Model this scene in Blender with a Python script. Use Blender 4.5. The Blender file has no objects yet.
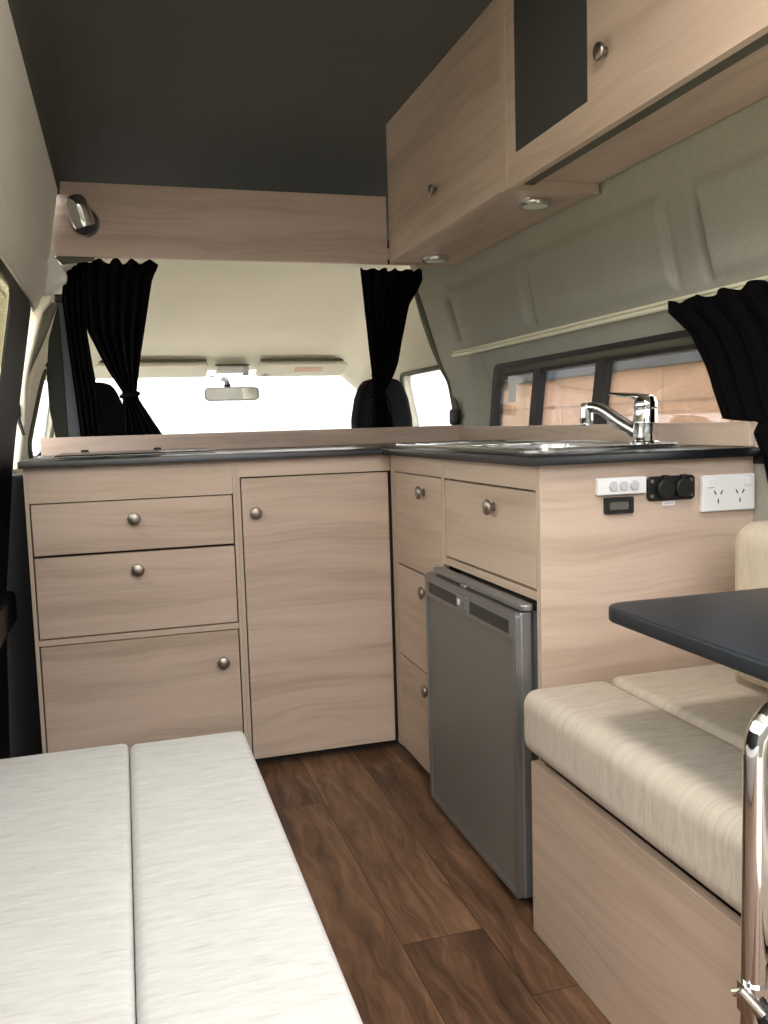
import bpy, bmesh, math, random
from mathutils import Vector, Matrix
random.seed(7)
C = bpy.context.scene.collection
PI = math.pi

# ------------------------------------------------------------------ materials
def lin(c):
    return tuple(((v/255)/12.92 if v/255 <= .04045 else ((v/255+.055)/1.055)**2.4) for v in c)

class NT:
    def __init__(s, name):
        s.m = bpy.data.materials.new(name); s.m.use_nodes = True
        s.t = s.m.node_tree; s.t.nodes.clear()
        s.out = s.n('ShaderNodeOutputMaterial')
    def n(s, typ, **kw):
        nd = s.t.nodes.new(typ)
        for k, v in kw.items():
            if k in nd.inputs: nd.inputs[k].default_value = v
            else: setattr(nd, k, v)
        return nd
    def l(s, a, b): s.t.links.new(a, b)
    def math(s, op, a, b=None, c=None):
        nd = s.n('ShaderNodeMath', operation=op)
        for i, v in enumerate((a, b, c)):
            if v is None: continue
            if isinstance(v, (int, float)): nd.inputs[i].default_value = v
            else: s.l(v, nd.inputs[i])
        return nd.outputs[0]
    def ramp(s, fac, stops, interp='LINEAR'):
        r = s.n('ShaderNodeValToRGB'); e = r.color_ramp; e.interpolation = interp
        while len(e.elements) > 1: e.elements.remove(e.elements[-1])
        e.elements[0].position = stops[0][0]; e.elements[0].color = (*stops[0][1], 1)
        for p, c in stops[1:]:
            q = e.elements.new(p); q.color = (*c, 1)
        s.l(fac, r.inputs[0]); return r.outputs[0]
    def noise(s, vec, scale, detail=4, rough=.55, dist=0):
        nd = s.n('ShaderNodeTexNoise', Scale=scale, Detail=detail, Roughness=rough, Distortion=dist)
        if vec is not None: s.l(vec, nd.inputs['Vector'])
        return nd.outputs['Fac']
    def bsdf(s, **kw):
        b = s.n('ShaderNodeBsdfPrincipled')
        for k, v in kw.items():
            b.inputs[k.replace('_', ' ')].default_value = v
        s.l(b.outputs[0], s.out.inputs[0]); return b
    def bump(s, h, b, strength, dist=.002):
        bp = s.n('ShaderNodeBump', Strength=strength, Distance=dist)
        s.l(h, bp.inputs['Height']); s.l(bp.outputs[0], b.inputs['Normal'])

def plain(name, col, rough=.5, metal=0, var=.06, scale=40, bump=0, spec=.5):
    t = NT(name); tc = t.n('ShaderNodeTexCoord')
    f = t.noise(tc.outputs['Object'], scale, 3)
    a = lin(col) if max(col) > 1 else col
    c = t.ramp(f, [(.25, tuple(v*(1-var) for v in a)), (.75, tuple(min(1, v*(1+var)) for v in a))])
    b = t.bsdf(Roughness=rough, Metallic=metal); t.l(c, b.inputs['Base Color'])
    b.inputs['Specular IOR Level'].default_value = spec
    if bump: t.bump(f, b, bump)
    return t.m

def wood(name, axis, base=(196,174,152), rough=.42):
    """pale laminate; axis = grain direction (0 x, 1 y, 2 z)"""
    t = NT(name); tc = t.n('ShaderNodeTexCoord'); oi = t.n('ShaderNodeObjectInfo')
    sep = t.n('ShaderNodeSeparateXYZ'); t.l(tc.outputs['Object'], sep.inputs[0])
    al = sep.outputs[axis]
    o = [i for i in (0, 1, 2) if i != axis]
    if axis == 2: ac = t.math('ADD', sep.outputs[0], sep.outputs[1])
    else: ac = t.math('ADD', sep.outputs[2], sep.outputs[o[0]])
    rnd = t.math('MULTIPLY', oi.outputs['Random'], 7.3)
    # low-frequency wander gives the cathedral figure
    cb = t.n('ShaderNodeCombineXYZ'); t.l(t.math('ADD', t.math('MULTIPLY', al, 2.2), rnd), cb.inputs[0]); t.l(t.math('MULTIPLY', ac, 4.0), cb.inputs[1])
    w = t.noise(cb.outputs[0], 1.0, 2, .5)
    ac2 = t.math('ADD', ac, t.math('MULTIPLY', t.math('SUBTRACT', w, .5), .085))
    c2 = t.n('ShaderNodeCombineXYZ'); t.l(t.math('ADD', t.math('MULTIPLY', al, 1.1), rnd), c2.inputs[0]); t.l(t.math('MULTIPLY', ac2, 17), c2.inputs[1]); t.l(rnd, c2.inputs[2])
    g1 = t.noise(c2.outputs[0], 1.0, 4, .6)
    c3 = t.n('ShaderNodeCombineXYZ'); t.l(t.math('ADD', t.math('MULTIPLY', al, 5), rnd), c3.inputs[0]); t.l(t.math('MULTIPLY', ac2, 120), c3.inputs[1])
    g2 = t.noise(c3.outputs[0], 1.0, 3, .6)
    f = t.math('ADD', t.math('MULTIPLY', g1, .75), t.math('MULTIPLY', g2, .25))
    b0 = lin(base)
    mul = lambda k, r=1, g=1, bb=1: (min(1, b0[0]*k*r), min(1, b0[1]*k*g), min(1, b0[2]*k*bb))
    c = t.ramp(f, [(.28, mul(.70, 1, .96, .92)), (.40, mul(.84, 1, .98, .95)), (.52, mul(1.0)), (.68, mul(1.10, 1, 1.005, 1.01))])
    b = t.bsdf(Roughness=rough); t.l(c, b.inputs['Base Color']); b.inputs['Specular IOR Level'].default_value = .4
    t.bump(g2, b, .04, .0006)
    return t.m

def floor_mat():
    t = NT('vinyl plank floor'); tc = t.n('ShaderNodeTexCoord')
    sep = t.n('ShaderNodeSeparateXYZ'); t.l(tc.outputs['Object'], sep.inputs[0])
    x, y = sep.outputs[0], sep.outputs[1]
    u = t.math('DIVIDE', t.math('SUBTRACT', x, .1127), .1465)
    col = t.math('FLOOR', u); fu = t.math('FRACT', u)
    off = t.ramp(t.math('DIVIDE', t.math('ADD', col, .5), 4.0), [(0, (.62,)*3), (.25, (.036,)*3), (.5, (.405,)*3), (.75, (.205,)*3)], 'CONSTANT')
    v = t.math('SUBTRACT', t.math('DIVIDE', y, .95), off)
    row = t.math('FLOOR', v); fv = t.math('FRACT', v)
    cid = t.n('ShaderNodeCombineXYZ'); t.l(col, cid.inputs[0]); t.l(row, cid.inputs[1])
    wn = t.n('ShaderNodeTexWhiteNoise', noise_dimensions='3D'); t.l(cid.outputs[0], wn.inputs['Vector'])
    rnd = wn.outputs['Value']
    cb = t.n('ShaderNodeCombineXYZ'); t.l(t.math('ADD', t.math('MULTIPLY', y, 3.0), t.math('MULTIPLY', rnd, 31)), cb.inputs[0]); t.l(t.math('MULTIPLY', x, 9), cb.inputs[1]); t.l(t.math('MULTIPLY', rnd, 9), cb.inputs[2])
    w = t.noise(cb.outputs[0], 1, 3, .55)
    x2 = t.math('ADD', x, t.math('MULTIPLY', t.math('SUBTRACT', w, .5), .12))
    c2 = t.n('ShaderNodeCombineXYZ'); t.l(t.math('ADD', t.math('MULTIPLY', y, 3.2), t.math('MULTIPLY', rnd, 17)), c2.inputs[0]); t.l(t.math('MULTIPLY', x2, 34), c2.inputs[1]); t.l(rnd, c2.inputs[2])
    g1 = t.noise(c2.outputs[0], 1, 5, .62)
    c3 = t.n('ShaderNodeCombineXYZ'); t.l(t.math('MULTIPLY', y, 9), c3.inputs[0]); t.l(t.math('MULTIPLY', x2, 170), c3.inputs[1])
    g2 = t.noise(c3.outputs[0], 1, 3, .6)
    blot = t.noise(cb.outputs[0], .9, 3, .6)
    f = t.math('ADD', t.math('ADD', t.math('MULTIPLY', g1, .55), t.math('MULTIPLY', g2, .2)), t.math('MULTIPLY', blot, .25))
    f = t.math('ADD', f, t.math('MULTIPLY', t.math('SUBTRACT', rnd, .5), .09))
    c = t.ramp(f, [(.30, lin((50,36,27))), (.42, lin((80,58,44))), (.52, lin((108,80,61))), (.66, lin((142,110,86)))])
    eu = t.math('MINIMUM', fu, t.math('SUBTRACT', 1, fu)); ev = t.math('MINIMUM', fv, t.math('SUBTRACT', 1, fv))
    ln = t.math('MINIMUM', t.math('MULTIPLY', eu, .1465), t.math('MULTIPLY', ev, .95))
    k = t.math('SMOOTH_MIN', t.math('DIVIDE', ln, .0016), 1.0, .2)
    mx = t.n('ShaderNodeMix', data_type='RGBA'); mx.inputs[6].default_value = (*lin((38,24,16)), 1)
    t.l(k, mx.inputs[0]); t.l(c, mx.inputs[7])
    b = t.bsdf(Roughness=.42); t.l(mx.outputs[2], b.inputs['Base Color']); b.inputs['Specular IOR Level'].default_value = .35
    t.bump(g2, b, .08, .001)
    return t.m

def fabric(name, base, axis, streak=.10, spec=.15):
    t = NT(name); tc = t.n('ShaderNodeTexCoord')
    vec = tc.outputs['Object']
    if axis == 3:
        sep = t.n('ShaderNodeSeparateXYZ'); t.l(vec, sep.inputs[0]); cmb = t.n('ShaderNodeCombineXYZ')
        t.l(t.math('SUBTRACT', sep.outputs[0], sep.outputs[2]), cmb.inputs[0]); t.l(sep.outputs[1], cmb.inputs[1]); vec = cmb.outputs[0]; axis = 0
    mp = t.n('ShaderNodeMapping'); t.l(vec, mp.inputs[0])
    sc = [240, 240, 240]; sc[axis] = 34; mp.inputs['Scale'].default_value = sc
    f1 = t.noise(mp.outputs[0], 1, 3, .6)
    mp2 = t.n('ShaderNodeMapping'); t.l(vec, mp2.inputs[0])
    sc = [75, 75, 75]; sc[axis] = 13; mp2.inputs['Scale'].default_value = sc
    f2 = t.noise(mp2.outputs[0], 1, 3, .6)
    f3 = t.noise(tc.outputs['Object'], 900, 2)
    f = t.math('ADD', t.math('ADD', t.math('MULTIPLY', f1, .45), t.math('MULTIPLY', f2, .35)), t.math('MULTIPLY', f3, .2))
    b0 = lin(base)
    c = t.ramp(f, [(.3, tuple(v*(1-2.0*streak) for v in b0)), (.45, tuple(v*(1-.5*streak) for v in b0)), (.65, tuple(min(.95, v*(1+streak*.6)) for v in b0))])
    b = t.bsdf(Roughness=.95); t.l(c, b.inputs['Base Color']); b.inputs['Specular IOR Level'].default_value = .08
    b.inputs['Sheen Weight'].default_value = .0
    t.bump(f, b, .25, .001)
    return t.m

def felt(name, base, var=.18):
    t = NT(name); tc = t.n('ShaderNodeTexCoord')
    f1 = t.noise(tc.outputs['Object'], 160, 4, .7); f2 = t.noise(tc.outputs['Object'], 700, 2, .6); f3 = t.noise(tc.outputs['Object'], 7, 3)
    f = t.math('ADD', t.math('ADD', t.math('MULTIPLY', f1, .45), t.math('MULTIPLY', f2, .35)), t.math('MULTIPLY', f3, .2))
    b0 = lin(base)
    c = t.ramp(f, [(.3, tuple(v*(1-var) for v in b0)), (.7, tuple(v*(1+var) for v in b0))])
    b = t.bsdf(Roughness=1.0); t.l(c, b.inputs['Base Color']); b.inputs['Specular IOR Level'].default_value = .1
    t.bump(f1, b, .2, .002)
    return t.m

def glass(name, tint=(1, 1, 1), refl=.08):
    t = NT(name)
    tr = t.n('ShaderNodeBsdfTransparent'); tr.inputs[0].default_value = (*tint, 1)
    gl = t.n('ShaderNodeBsdfGlossy'); gl.inputs['Roughness'].default_value = .02
    lw = t.n('ShaderNodeFresnel'); lw.inputs[0].default_value = 1.45
    mx = t.n('ShaderNodeMixShader')
    t.l(t.math('MULTIPLY', lw.outputs[0], refl*10), mx.inputs[0]); t.l(tr.outputs[0], mx.inputs[1]); t.l(gl.outputs[0], mx.inputs[2])
    t.l(mx.outputs[0], t.out.inputs[0])
    return t.m

def brushed(name, col, rough=.32, axis=1):
    t = NT(name); tc = t.n('ShaderNodeTexCoord'); mp = t.n('ShaderNodeMapping'); t.l(tc.outputs['Object'], mp.inputs[0])
    sc = [260]*3; sc[axis] = 6; mp.inputs['Scale'].default_value = sc
    f = t.noise(mp.outputs[0], 1, 3, .6)
    b0 = lin(col)
    c = t.ramp(f, [(.3, tuple(v*.88 for v in b0)), (.7, tuple(min(1, v*1.1) for v in b0))])
    b = t.bsdf(Metallic=1.0); t.l(c, b.inputs['Base Color'])
    t.l(t.math('ADD', t.math('MULTIPLY', f, .14), rough-.07), b.inputs['Roughness'])
    return t.m

def blocks(name, base, w, h, y0, z0):
    """block wall facing -X, courses in y/z"""
    t = NT(name); tc = t.n('ShaderNodeTexCoord'); sep = t.n('ShaderNodeSeparateXYZ'); t.l(tc.outputs['Object'], sep.inputs[0])
    u = t.math('DIVIDE', t.math('SUBTRACT', sep.outputs[1], y0), w); v = t.math('DIVIDE', t.math('SUBTRACT', sep.outputs[2], z0), h)
    fu, fv = t.math('FRACT', u), t.math('FRACT', v)
    eu = t.math('MULTIPLY', t.math('MINIMUM', fu, t.math('SUBTRACT', 1, fu)), w); ev = t.math('MULTIPLY', t.math('MINIMUM', fv, t.math('SUBTRACT', 1, fv)), h)
    k = t.math('LESS_THAN', t.math('MINIMUM', eu, ev), .014)
    cid = t.n('ShaderNodeCombineXYZ'); t.l(t.math('FLOOR', u), cid.inputs[0]); t.l(t.math('FLOOR', v), cid.inputs[1])
    wn = t.n('ShaderNodeTexWhiteNoise'); t.l(cid.outputs[0], wn.inputs['Vector'])
    n = t.noise(tc.outputs['Object'], 5, 4)
    f = t.math('ADD', t.math('MULTIPLY', wn.outputs['Value'], .35), t.math('MULTIPLY', n, .65))
    b0 = lin(base)
    c = t.ramp(f, [(.2, tuple(x*.86 for x in b0)), (.8, tuple(x*1.12 for x in b0))])
    mx = t.n('ShaderNodeMix', data_type='RGBA'); t.l(k, mx.inputs[0]); t.l(c, mx.inputs[6]); mx.inputs[7].default_value = (*tuple(x*.60 for x in b0), 1)
    b = t.bsdf(Roughness=.9); t.l(mx.outputs[2], b.inputs['Base Color'])
    return t.m

WB = (200, 179, 163)
M = dict(
    wx=wood('pale laminate grain across', 0, WB), wy=wood('pale laminate grain along', 1, WB),
    edge=plain('pale laminate edge band', (196,178,160), .45, var=.04),
    carc=plain('shade-darkened carcass board', (46,38,32), .7),  # board darkened so the gaps between the fronts look shaded
    floor=floor_mat(),
    top=plain('black worktop laminate', (22,22,24), .28, var=.12, scale=300),
    table=plain('black laminate with bluish sheen tint', (38,43,50), .42, var=.12, scale=300),  # bluish lift in the base colour stands in for its sheen
    steel=brushed('brushed stainless steel', (205,205,205), .22),
    chrome=plain('polished chrome', (225,225,226), .06, 1, var=.01),
    nickel=plain('satin nickel', (168,160,151), .40, 1, var=.03),
    fr_frame=plain('silver fridge frame', (150,152,155), .38, .75, var=.03),
    fr_panel=plain('grey fridge door panel', (128,125,123), .45, .35, var=.03),
    fr_dark=plain('dark fridge recess', (52,56,60), .4, .3),
    fr_body=plain('grey fridge body', (110,112,115), .45, .4),
    white=plain('white plastic', (232,234,236), .35, var=.01),
    wgrey=plain('light grey plastic', (196,198,202), .4, var=.01),
    slot=plain('dark slot', (58,60,66), .6),
    black=plain('black plastic', (18,18,19), .45),
    rubber=plain('black rubber', (13,13,14), .6),
    lcd=plain('grey lcd glass', (96,94,92), .2),
    linen=fabric('cream linen upholstery', (193,193,192), 0, .14),
    linen2=fabric('beige linen upholstery', (202,192,181), 3, .17),
    linen3=fabric('beige linen backrest', (206,193,174), 2, .13),
    felt=felt('grey felt wall lining', (164,163,152)),
    lining=felt('pale grey lining', (234,232,224), .06),
    roof=felt('charcoal roof lining', (92,91,89), .14),
    head=felt('cream headlining', (240,237,224), .04),
    cream=plain('cream trim plastic', (216,211,192), .6, var=.03),
    cabdoor=plain('warm grey door trim', (206,201,184), .7, var=.03),
    olive=plain('olive grey seal', (92,92,78), .7),
    curtain=fabric('black curtain cloth', (11,10,12), 2, .12),
    belt=fabric('grey seat belt webbing', (98,104,106), 2, .08),
    belt2=fabric('dark seat belt webbing', (60,64,58), 2, .08),
    seat=fabric('black seat cloth', (26,26,28), 2, .15),
    glass=glass('clear glass'), tint=glass('tinted window glass', (.82,.80,.78)), tint2=glass('pale tinted pane', (.86,.85,.86)),
    dtint=glass('dark tinted door glass', (.78,.77,.70), .03),
    darkpanel=plain('dark smoked panel', (72,72,70), .3, var=.03),
    hob=plain('dark cooktop glass', (30,32,34), .18),
    mirror=plain('mirror silver', (240,240,240), .02, 1, var=0),
    alu=brushed('aluminium rail', (226,222,205), .3),
    frost=plain('frosted lamp lens', (225,222,208), .35),
    block=blocks('terracotta block wall', (226,188,162), .92, .36, .3, .29),
    cap=plain('blue grey wall capping', (92,100,112), .6),
    blocker=plain('grey light blocker', (94,92,84), .9, var=.2, scale=3),
    ground=plain('darkened ground', (70,76,52), .9, var=.1, scale=3),  # unseen ground, darkened to cut its bounce into the van
    bounce_pad=plain('pale added bounce pad', (236,226,206), .9, var=.06, scale=3),
    paper=plain('white paper', (240,240,240), .8, var=.01),
    lit_rail=plain('metal rail with painted sheen', (240,236,212), .35, var=.02),  # pale yellow stands in for light caught on the metal rail
    house=plain('olive rendered house wall', (128,118,84), .9, var=.15, scale=2),
    pink=plain('pink printed label', (226,190,176), .7, var=.02),
    dash=plain('lightened dashboard plastic', (168,166,160), .7),  # lightened, mostly hidden, to bounce more light into the cab
    body=plain('white body paint', (225,225,222), .35, var=.02),
)

t_ = NT('lit lamp diffuser'); e_ = t_.n('ShaderNodeEmission', Strength=6.0); e_.inputs[0].default_value = (1, .88, .72, 1); t_.l(e_.outputs[0], t_.out.inputs[0]); M['lamp'] = t_.m
LAMP = 5.5
# ------------------------------------------------------------------ mesh tools
class MB:
    def __init__(s): s.bm = bmesh.new()
    def box(s, x0, x1, y0, y1, z0, z1, bev=0, seg=2):
        b = bmesh.new(); bmesh.ops.create_cube(b, size=1)
        for v in b.verts: v.co = Vector(((x0+x1)/2+v.co.x*(x1-x0), (y0+y1)/2+v.co.y*(y1-y0), (z0+z1)/2+v.co.z*(z1-z0)))
        if bev: bmesh.ops.bevel(b, geom=b.edges[:], offset=bev, segments=seg, profile=.5, affect='EDGES')
        return s.add(b)
    def add(s, b, mat=None):
        if mat is not None: bmesh.ops.transform(b, matrix=mat, verts=b.verts[:])
        me = bpy.data.meshes.new('tmp'); b.to_mesh(me); b.free(); s.bm.from_mesh(me); bpy.data.meshes.remove(me); return s
    def prism(s, pts, h0, h1, axis='z', bev=0, seg=2):
        """pts 2-D polygon; axis z: (x,y), axis x: (y,z), axis y: (x,z)"""
        b = bmesh.new()
        def P(p, h): return {'z': (p[0], p[1], h), 'x': (h, p[0], p[1]), 'y': (p[0], h, p[1])}[axis]
        lo = [b.verts.new(P(p, h0)) for p in pts]; hi = [b.verts.new(P(p, h1)) for p in pts]; n = len(pts)
        f0 = b.faces.new(lo); f1 = b.faces.new(hi)
        for i in range(n): b.faces.new((lo[i], lo[(i+1) % n], hi[(i+1) % n], hi[i]))
        bmesh.ops.recalc_face_normals(b, faces=b.faces[:])
        if bev:
            ed = [e for e in b.edges if e.calc_face_angle(0) > .5]
            bmesh.ops.bevel(b, geom=ed, offset=bev, segments=seg, profile=.5, affect='EDGES')
        return s.add(b)
    def lathe(s, prof, origin, direction, n=24):
        """prof [(r, h)] revolved round direction from origin"""
        d = Vector(direction).normalized(); q = d.to_track_quat('Z', 'Y'); o = Vector(origin)
        b = bmesh.new(); rings = []
        for r, h in prof:
            if r < 1e-6: rings.append([b.verts.new(o+q @ Vector((0, 0, h)))])
            else: rings.append([b.verts.new(o+q @ Vector((r*math.cos(2*PI*i/n), r*math.sin(2*PI*i/n), h))) for i in range(n)])
        for a, c in zip(rings, rings[1:]):
            for i in range(n):
                j = (i+1) % n
                f = [a[i], a[j], c[j], c[i]] if len(a) > 1 and len(c) > 1 else ([a[0], c[j], c[i]] if len(a) == 1 else [a[i], a[j], c[0]])
                b.faces.new(f)
        for rg in (rings[0], rings[-1]):
            if len(rg) > 1: b.faces.new(rg)
        bmesh.ops.recalc_face_normals(b, faces=b.faces[:])
        return s.add(b)
    def tube(s, pts, r, n=12, closed=False, sub=1):
        pts = [Vector(p) for p in pts]
        rr = list(r) if isinstance(r, (list, tuple)) else [r]*len(pts)
        if sub > 1 and len(pts) > 2:
            np_, nr = [], []
            for i in range(len(pts)-1):
                p0 = pts[max(i-1, 0)]; p1 = pts[i]; p2 = pts[i+1]; p3 = pts[min(i+2, len(pts)-1)]
                for k in range(sub):
                    t = k/sub
                    np_.append(.5*((2*p1)+(p2-p0)*t+(2*p0-5*p1+4*p2-p3)*t*t+(3*p1-p0-3*p2+p3)*t**3)); nr.append(rr[i]+(rr[i+1]-rr[i])*t)
            np_.append(pts[-1]); nr.append(rr[-1]); pts, rr = np_, nr
        b = bmesh.new(); rings = []; up = None; m = len(pts)
        for i, p in enumerate(pts):
            if closed: d = pts[(i+1) % m]-pts[i-1]
            else: d = pts[min(i+1, m-1)]-pts[max(i-1, 0)]
            d.normalize()
            if up is None: up = Vector((0, 0, 1)) if abs(d.z) < .9 else Vector((1, 0, 0))
            a = d.cross(up).normalized(); up = a.cross(d).normalized()
            rings.append([b.verts.new(p+rr[i]*(math.cos(2*PI*k/n)*a+math.sin(2*PI*k/n)*up)) for k in range(n)])
        pr = list(zip(rings, rings[1:]))
        if closed: pr.append((rings[-1], rings[0]))
        for A, B in pr:
            for k in range(n): b.faces.new((A[k], A[(k+1) % n], B[(k+1) % n], B[k]))
        if not closed: b.faces.new(rings[0]); b.faces.new(rings[-1])
        bmesh.ops.recalc_face_normals(b, faces=b.faces[:])
        return s.add(b)
    def soft(s, x0, x1, y0, y1, z0, z1, r, crown=0, m=12, rz=None, cface=2.5):
        """upholstery block: rounded on every edge, faces crowned"""
        rz = rz or r; ext = [(x0, x1, r), (y0, y1, r), (z0, z1, rz)]
        def cs(a, b_, rr):
            k = 5; L = [a+rr*(1-math.cos(PI/2*i/k)) for i in range(k)]
            mid = [a+rr+(b_-a-2*rr)*i/m for i in range(m+1)]
            return L+mid+[b_-(q-a) for q in reversed(L)]
        g = [cs(*e) for e in ext]; b = bmesh.new(); cache = {}
        def V(p):
            key = tuple(round(c, 6) for c in p)
            if key in cache: return cache[key]
            q = [min(max(p[i], ext[i][0]+ext[i][2]), ext[i][1]-ext[i][2]) for i in range(3)]
            d = [(p[i]-q[i])/ext[i][2] for i in range(3)]; n = math.sqrt(sum(c*c for c in d)) or 1
            w = [q[i]+d[i]/n*ext[i][2] for i in range(3)]
            uv = [2*(w[i]-ext[i][0])/(ext[i][1]-ext[i][0])-1 for i in range(3)]
            for i in range(3):
                o = [j for j in range(3) if j != i]
                if i == 2 and d[i] > 0 or cface == i: w[i] += crown*d[i]/n*(1-uv[o[0]]**4)*(1-uv[o[1]]**4)
            cache[key] = b.verts.new(w); return cache[key]
        for ax in range(3):
            u, v = [i for i in range(3) if i != ax]
            for side in (0, 1):
                for i in range(len(g[u])-1):
                    for j in range(len(g[v])-1):
                        pts = []
                        for di, dj in ((0, 0), (1, 0), (1, 1), (0, 1)):
                            p = [0]*3; p[ax] = ext[ax][side]; p[u] = g[u][i+di]; p[v] = g[v][j+dj]; pts.append(V(p))
                        if len(set(pts)) >= 3:
                            try: b.faces.new(list(dict.fromkeys(pts)))
                            except ValueError: pass
        bmesh.ops.recalc_face_normals(b, faces=b.faces[:])
        return s.add(b)
    def grid(s, fn, nu, nv, keep=None):
        b = bmesh.new(); vs = [[b.verts.new(fn(i/nu, j/nv)) for j in range(nv+1)] for i in range(nu+1)]
        for i in range(nu):
            for j in range(nv):
                if keep is None or keep((i+.5)/nu, (j+.5)/nv): b.faces.new((vs[i][j], vs[i+1][j], vs[i+1][j+1], vs[i][j+1]))
        loose = [v for v in b.verts if not v.link_faces]
        bmesh.ops.delete(b, geom=loose, context='VERTS')
        bmesh.ops.recalc_face_normals(b, faces=b.faces[:])
        return s.add(b)
    def plate(s, outer, holes, fn, thick, fine=False):
        """plate with holes in 2-D, mapped by fn(u, v, depth)"""
        b = bmesh.new(); ed = []
        def dense(lp, st=.06):
            q = []
            for a, c in zip(lp, lp[1:]+lp[:1]):
                k = max(1, int(math.hypot(c[0]-a[0], c[1]-a[1])/st))
                q += [(a[0]+(c[0]-a[0])*i/k, a[1]+(c[1]-a[1])*i/k) for i in range(k)]
            return q
        for lp in ([dense(outer)]+[dense(h) for h in holes] if fine else [outer]+holes):
            v = [b.verts.new((p[0], p[1], 0)) for p in lp]
            ed += [b.edges.new((v[i], v[(i+1) % len(v)])) for i in range(len(v))]
        bmesh.ops.triangle_fill(b, use_beauty=True, edges=ed)
        ex = bmesh.ops.extrude_face_region(b, geom=b.faces[:])
        for v in ex['geom']:
            if isinstance(v, bmesh.types.BMVert): v.co.z = thick
        for v in b.verts: v.co = Vector(fn(v.co.x, v.co.y, v.co.z))
        bmesh.ops.recalc_face_normals(b, faces=b.faces[:])
        return s.add(b)
    def build(s, name, mat, parent=None, smooth=None, solid=0, origin=None):
        me = bpy.data.meshes.new(name)
        o = bpy.data.objects.new(name, me)
        off = Vector((0, 0, 0))
        if parent is not None:
            p = parent
            while p is not None: off += p.location; p = p.parent
            o.parent = parent
        else:
            if origin is None:
                xs = [v.co for v in s.bm.verts]
                origin = ((min(v.x for v in xs)+max(v.x for v in xs))/2, (min(v.y for v in xs)+max(v.y for v in xs))/2, min(v.z for v in xs))
            off = Vector(origin); o.location = off
        for v in s.bm.verts: v.co -= off
        s.bm.to_mesh(me); s.bm.free()
        me.materials.append(M[mat] if isinstance(mat, str) else mat)
        C.objects.link(o)
        if smooth is not None:
            me.polygons.foreach_set('use_smooth', [True]*len(me.polygons))
            if smooth < 3: me.set_sharp_from_angle(angle=smooth)
        if solid:
            sm = o.modifiers.new('thickness', 'SOLIDIFY'); sm.thickness = solid; sm.offset = 0
        return o

def thing(name, label, cat, loc, group=None):
    o = bpy.data.objects.new(name, None); o.location = loc; o.empty_display_size = .05; C.objects.link(o)
    o['label'] = label; o['category'] = cat
    if group: o['group'] = group
    return o
def tag(o, label, cat, group=None):
    o['label'] = label; o['category'] = cat
    if group: o['group'] = group
    return o
def struct(o): o['kind'] = 'structure'; return o
def lerp(pl, z):
    """piecewise linear lookup; pl sorted by key"""
    if z <= pl[0][0]: return pl[0][1]
    for (a, va), (b, vb) in zip(pl, pl[1:]):
        if z <= b: return va+(vb-va)*(z-a)/(b-a)
    return pl[-1][1]
def rrect(x0, x1, y0, y1, r, n=6):
    out = []
    for cx, cy, a in ((x1-r, y1-r, 0), (x0+r, y1-r, 90), (x0+r, y0+r, 180), (x1-r, y0+r, 270)):
        for i in range(n+1):
            t = math.radians(a+90*i/n); out.append((cx+r*math.cos(t), cy+r*math.sin(t)))
    return out
def copy_tree(o, loc, label):
    r = o.copy(); C.objects.link(r); r.location = loc; r['label'] = label
    for ch in list(o.children):
        c = ch.copy(); C.objects.link(c); c.parent = r
        for g in list(ch.children):
            d = g.copy(); C.objects.link(d); d.parent = c
    return r

# ------------------------------------------------------------------ the van shell
YR = -.12                            # open tailgate edge
D, XR, YP = 2.185, .669, 1.328       # front cabinets, right run, end panel
ZT = .817                            # worktop
f = MB(); f.box(-.36, 1.14, YR, 2.9, -.04, 0); struct(f.build('floor', 'floor', origin=(0, 0, 0)))

# roof lining (dark), closed down over the cab
sec = [(-.135, 1.555), (-.125, 1.64), (-.085, 1.735), (0, 1.80), (.12, 1.825), (.40, 1.835), (.75, 1.825), (.95, 1.79), (1.04, 1.71), (1.075, 1.58), (1.10, 1.42)]
def roof(u, v):
    k = v*(len(sec)-1); i = min(int(k), len(sec)-2); t = k-i
    x = sec[i][0]+(sec[i+1][0]-sec[i][0])*t; z = sec[i][1]+(sec[i+1][1]-sec[i][1])*t
    y = YR+(3.55-YR)*u; drop = max(0, (y-2.75)/.8)
    z = z-(z-1.47)*drop**1.6*.98 if z > 1.47 else z
    return (x, y, z)
m = MB(); m.grid(roof, 60, 40); o = struct(m.build('ceiling', 'roof', smooth=4, solid=.01))

# left: pale cant-rail lining above the sliding door
m = MB()
cl = [(1.21, -.212), (1.225, -.200), (1.26, -.186), (1.32, -.174), (1.385, -.163), (1.47, -.148), (1.56, -.131)]
def lining(u, v):
    y = YR+(2.662-YR)*u; z = 1.21+.35*v; x = lerp(cl, z)
    x -= .006*math.exp(-((z-(1.318+.05*max(0, (y-2.2)/.5)**2))/.006)**2)
    return (x, y, z)
m.grid(lining, 110, 70); m.prism([(-.24, 1.555), (-.24, 1.212), (-.214, 1.212), (-.20, 1.24), (-.18, 1.40), (-.16, 1.555)], YR, 2.699, 'y')
struct(m.build('wall_left', 'lining', smooth=.8))
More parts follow.
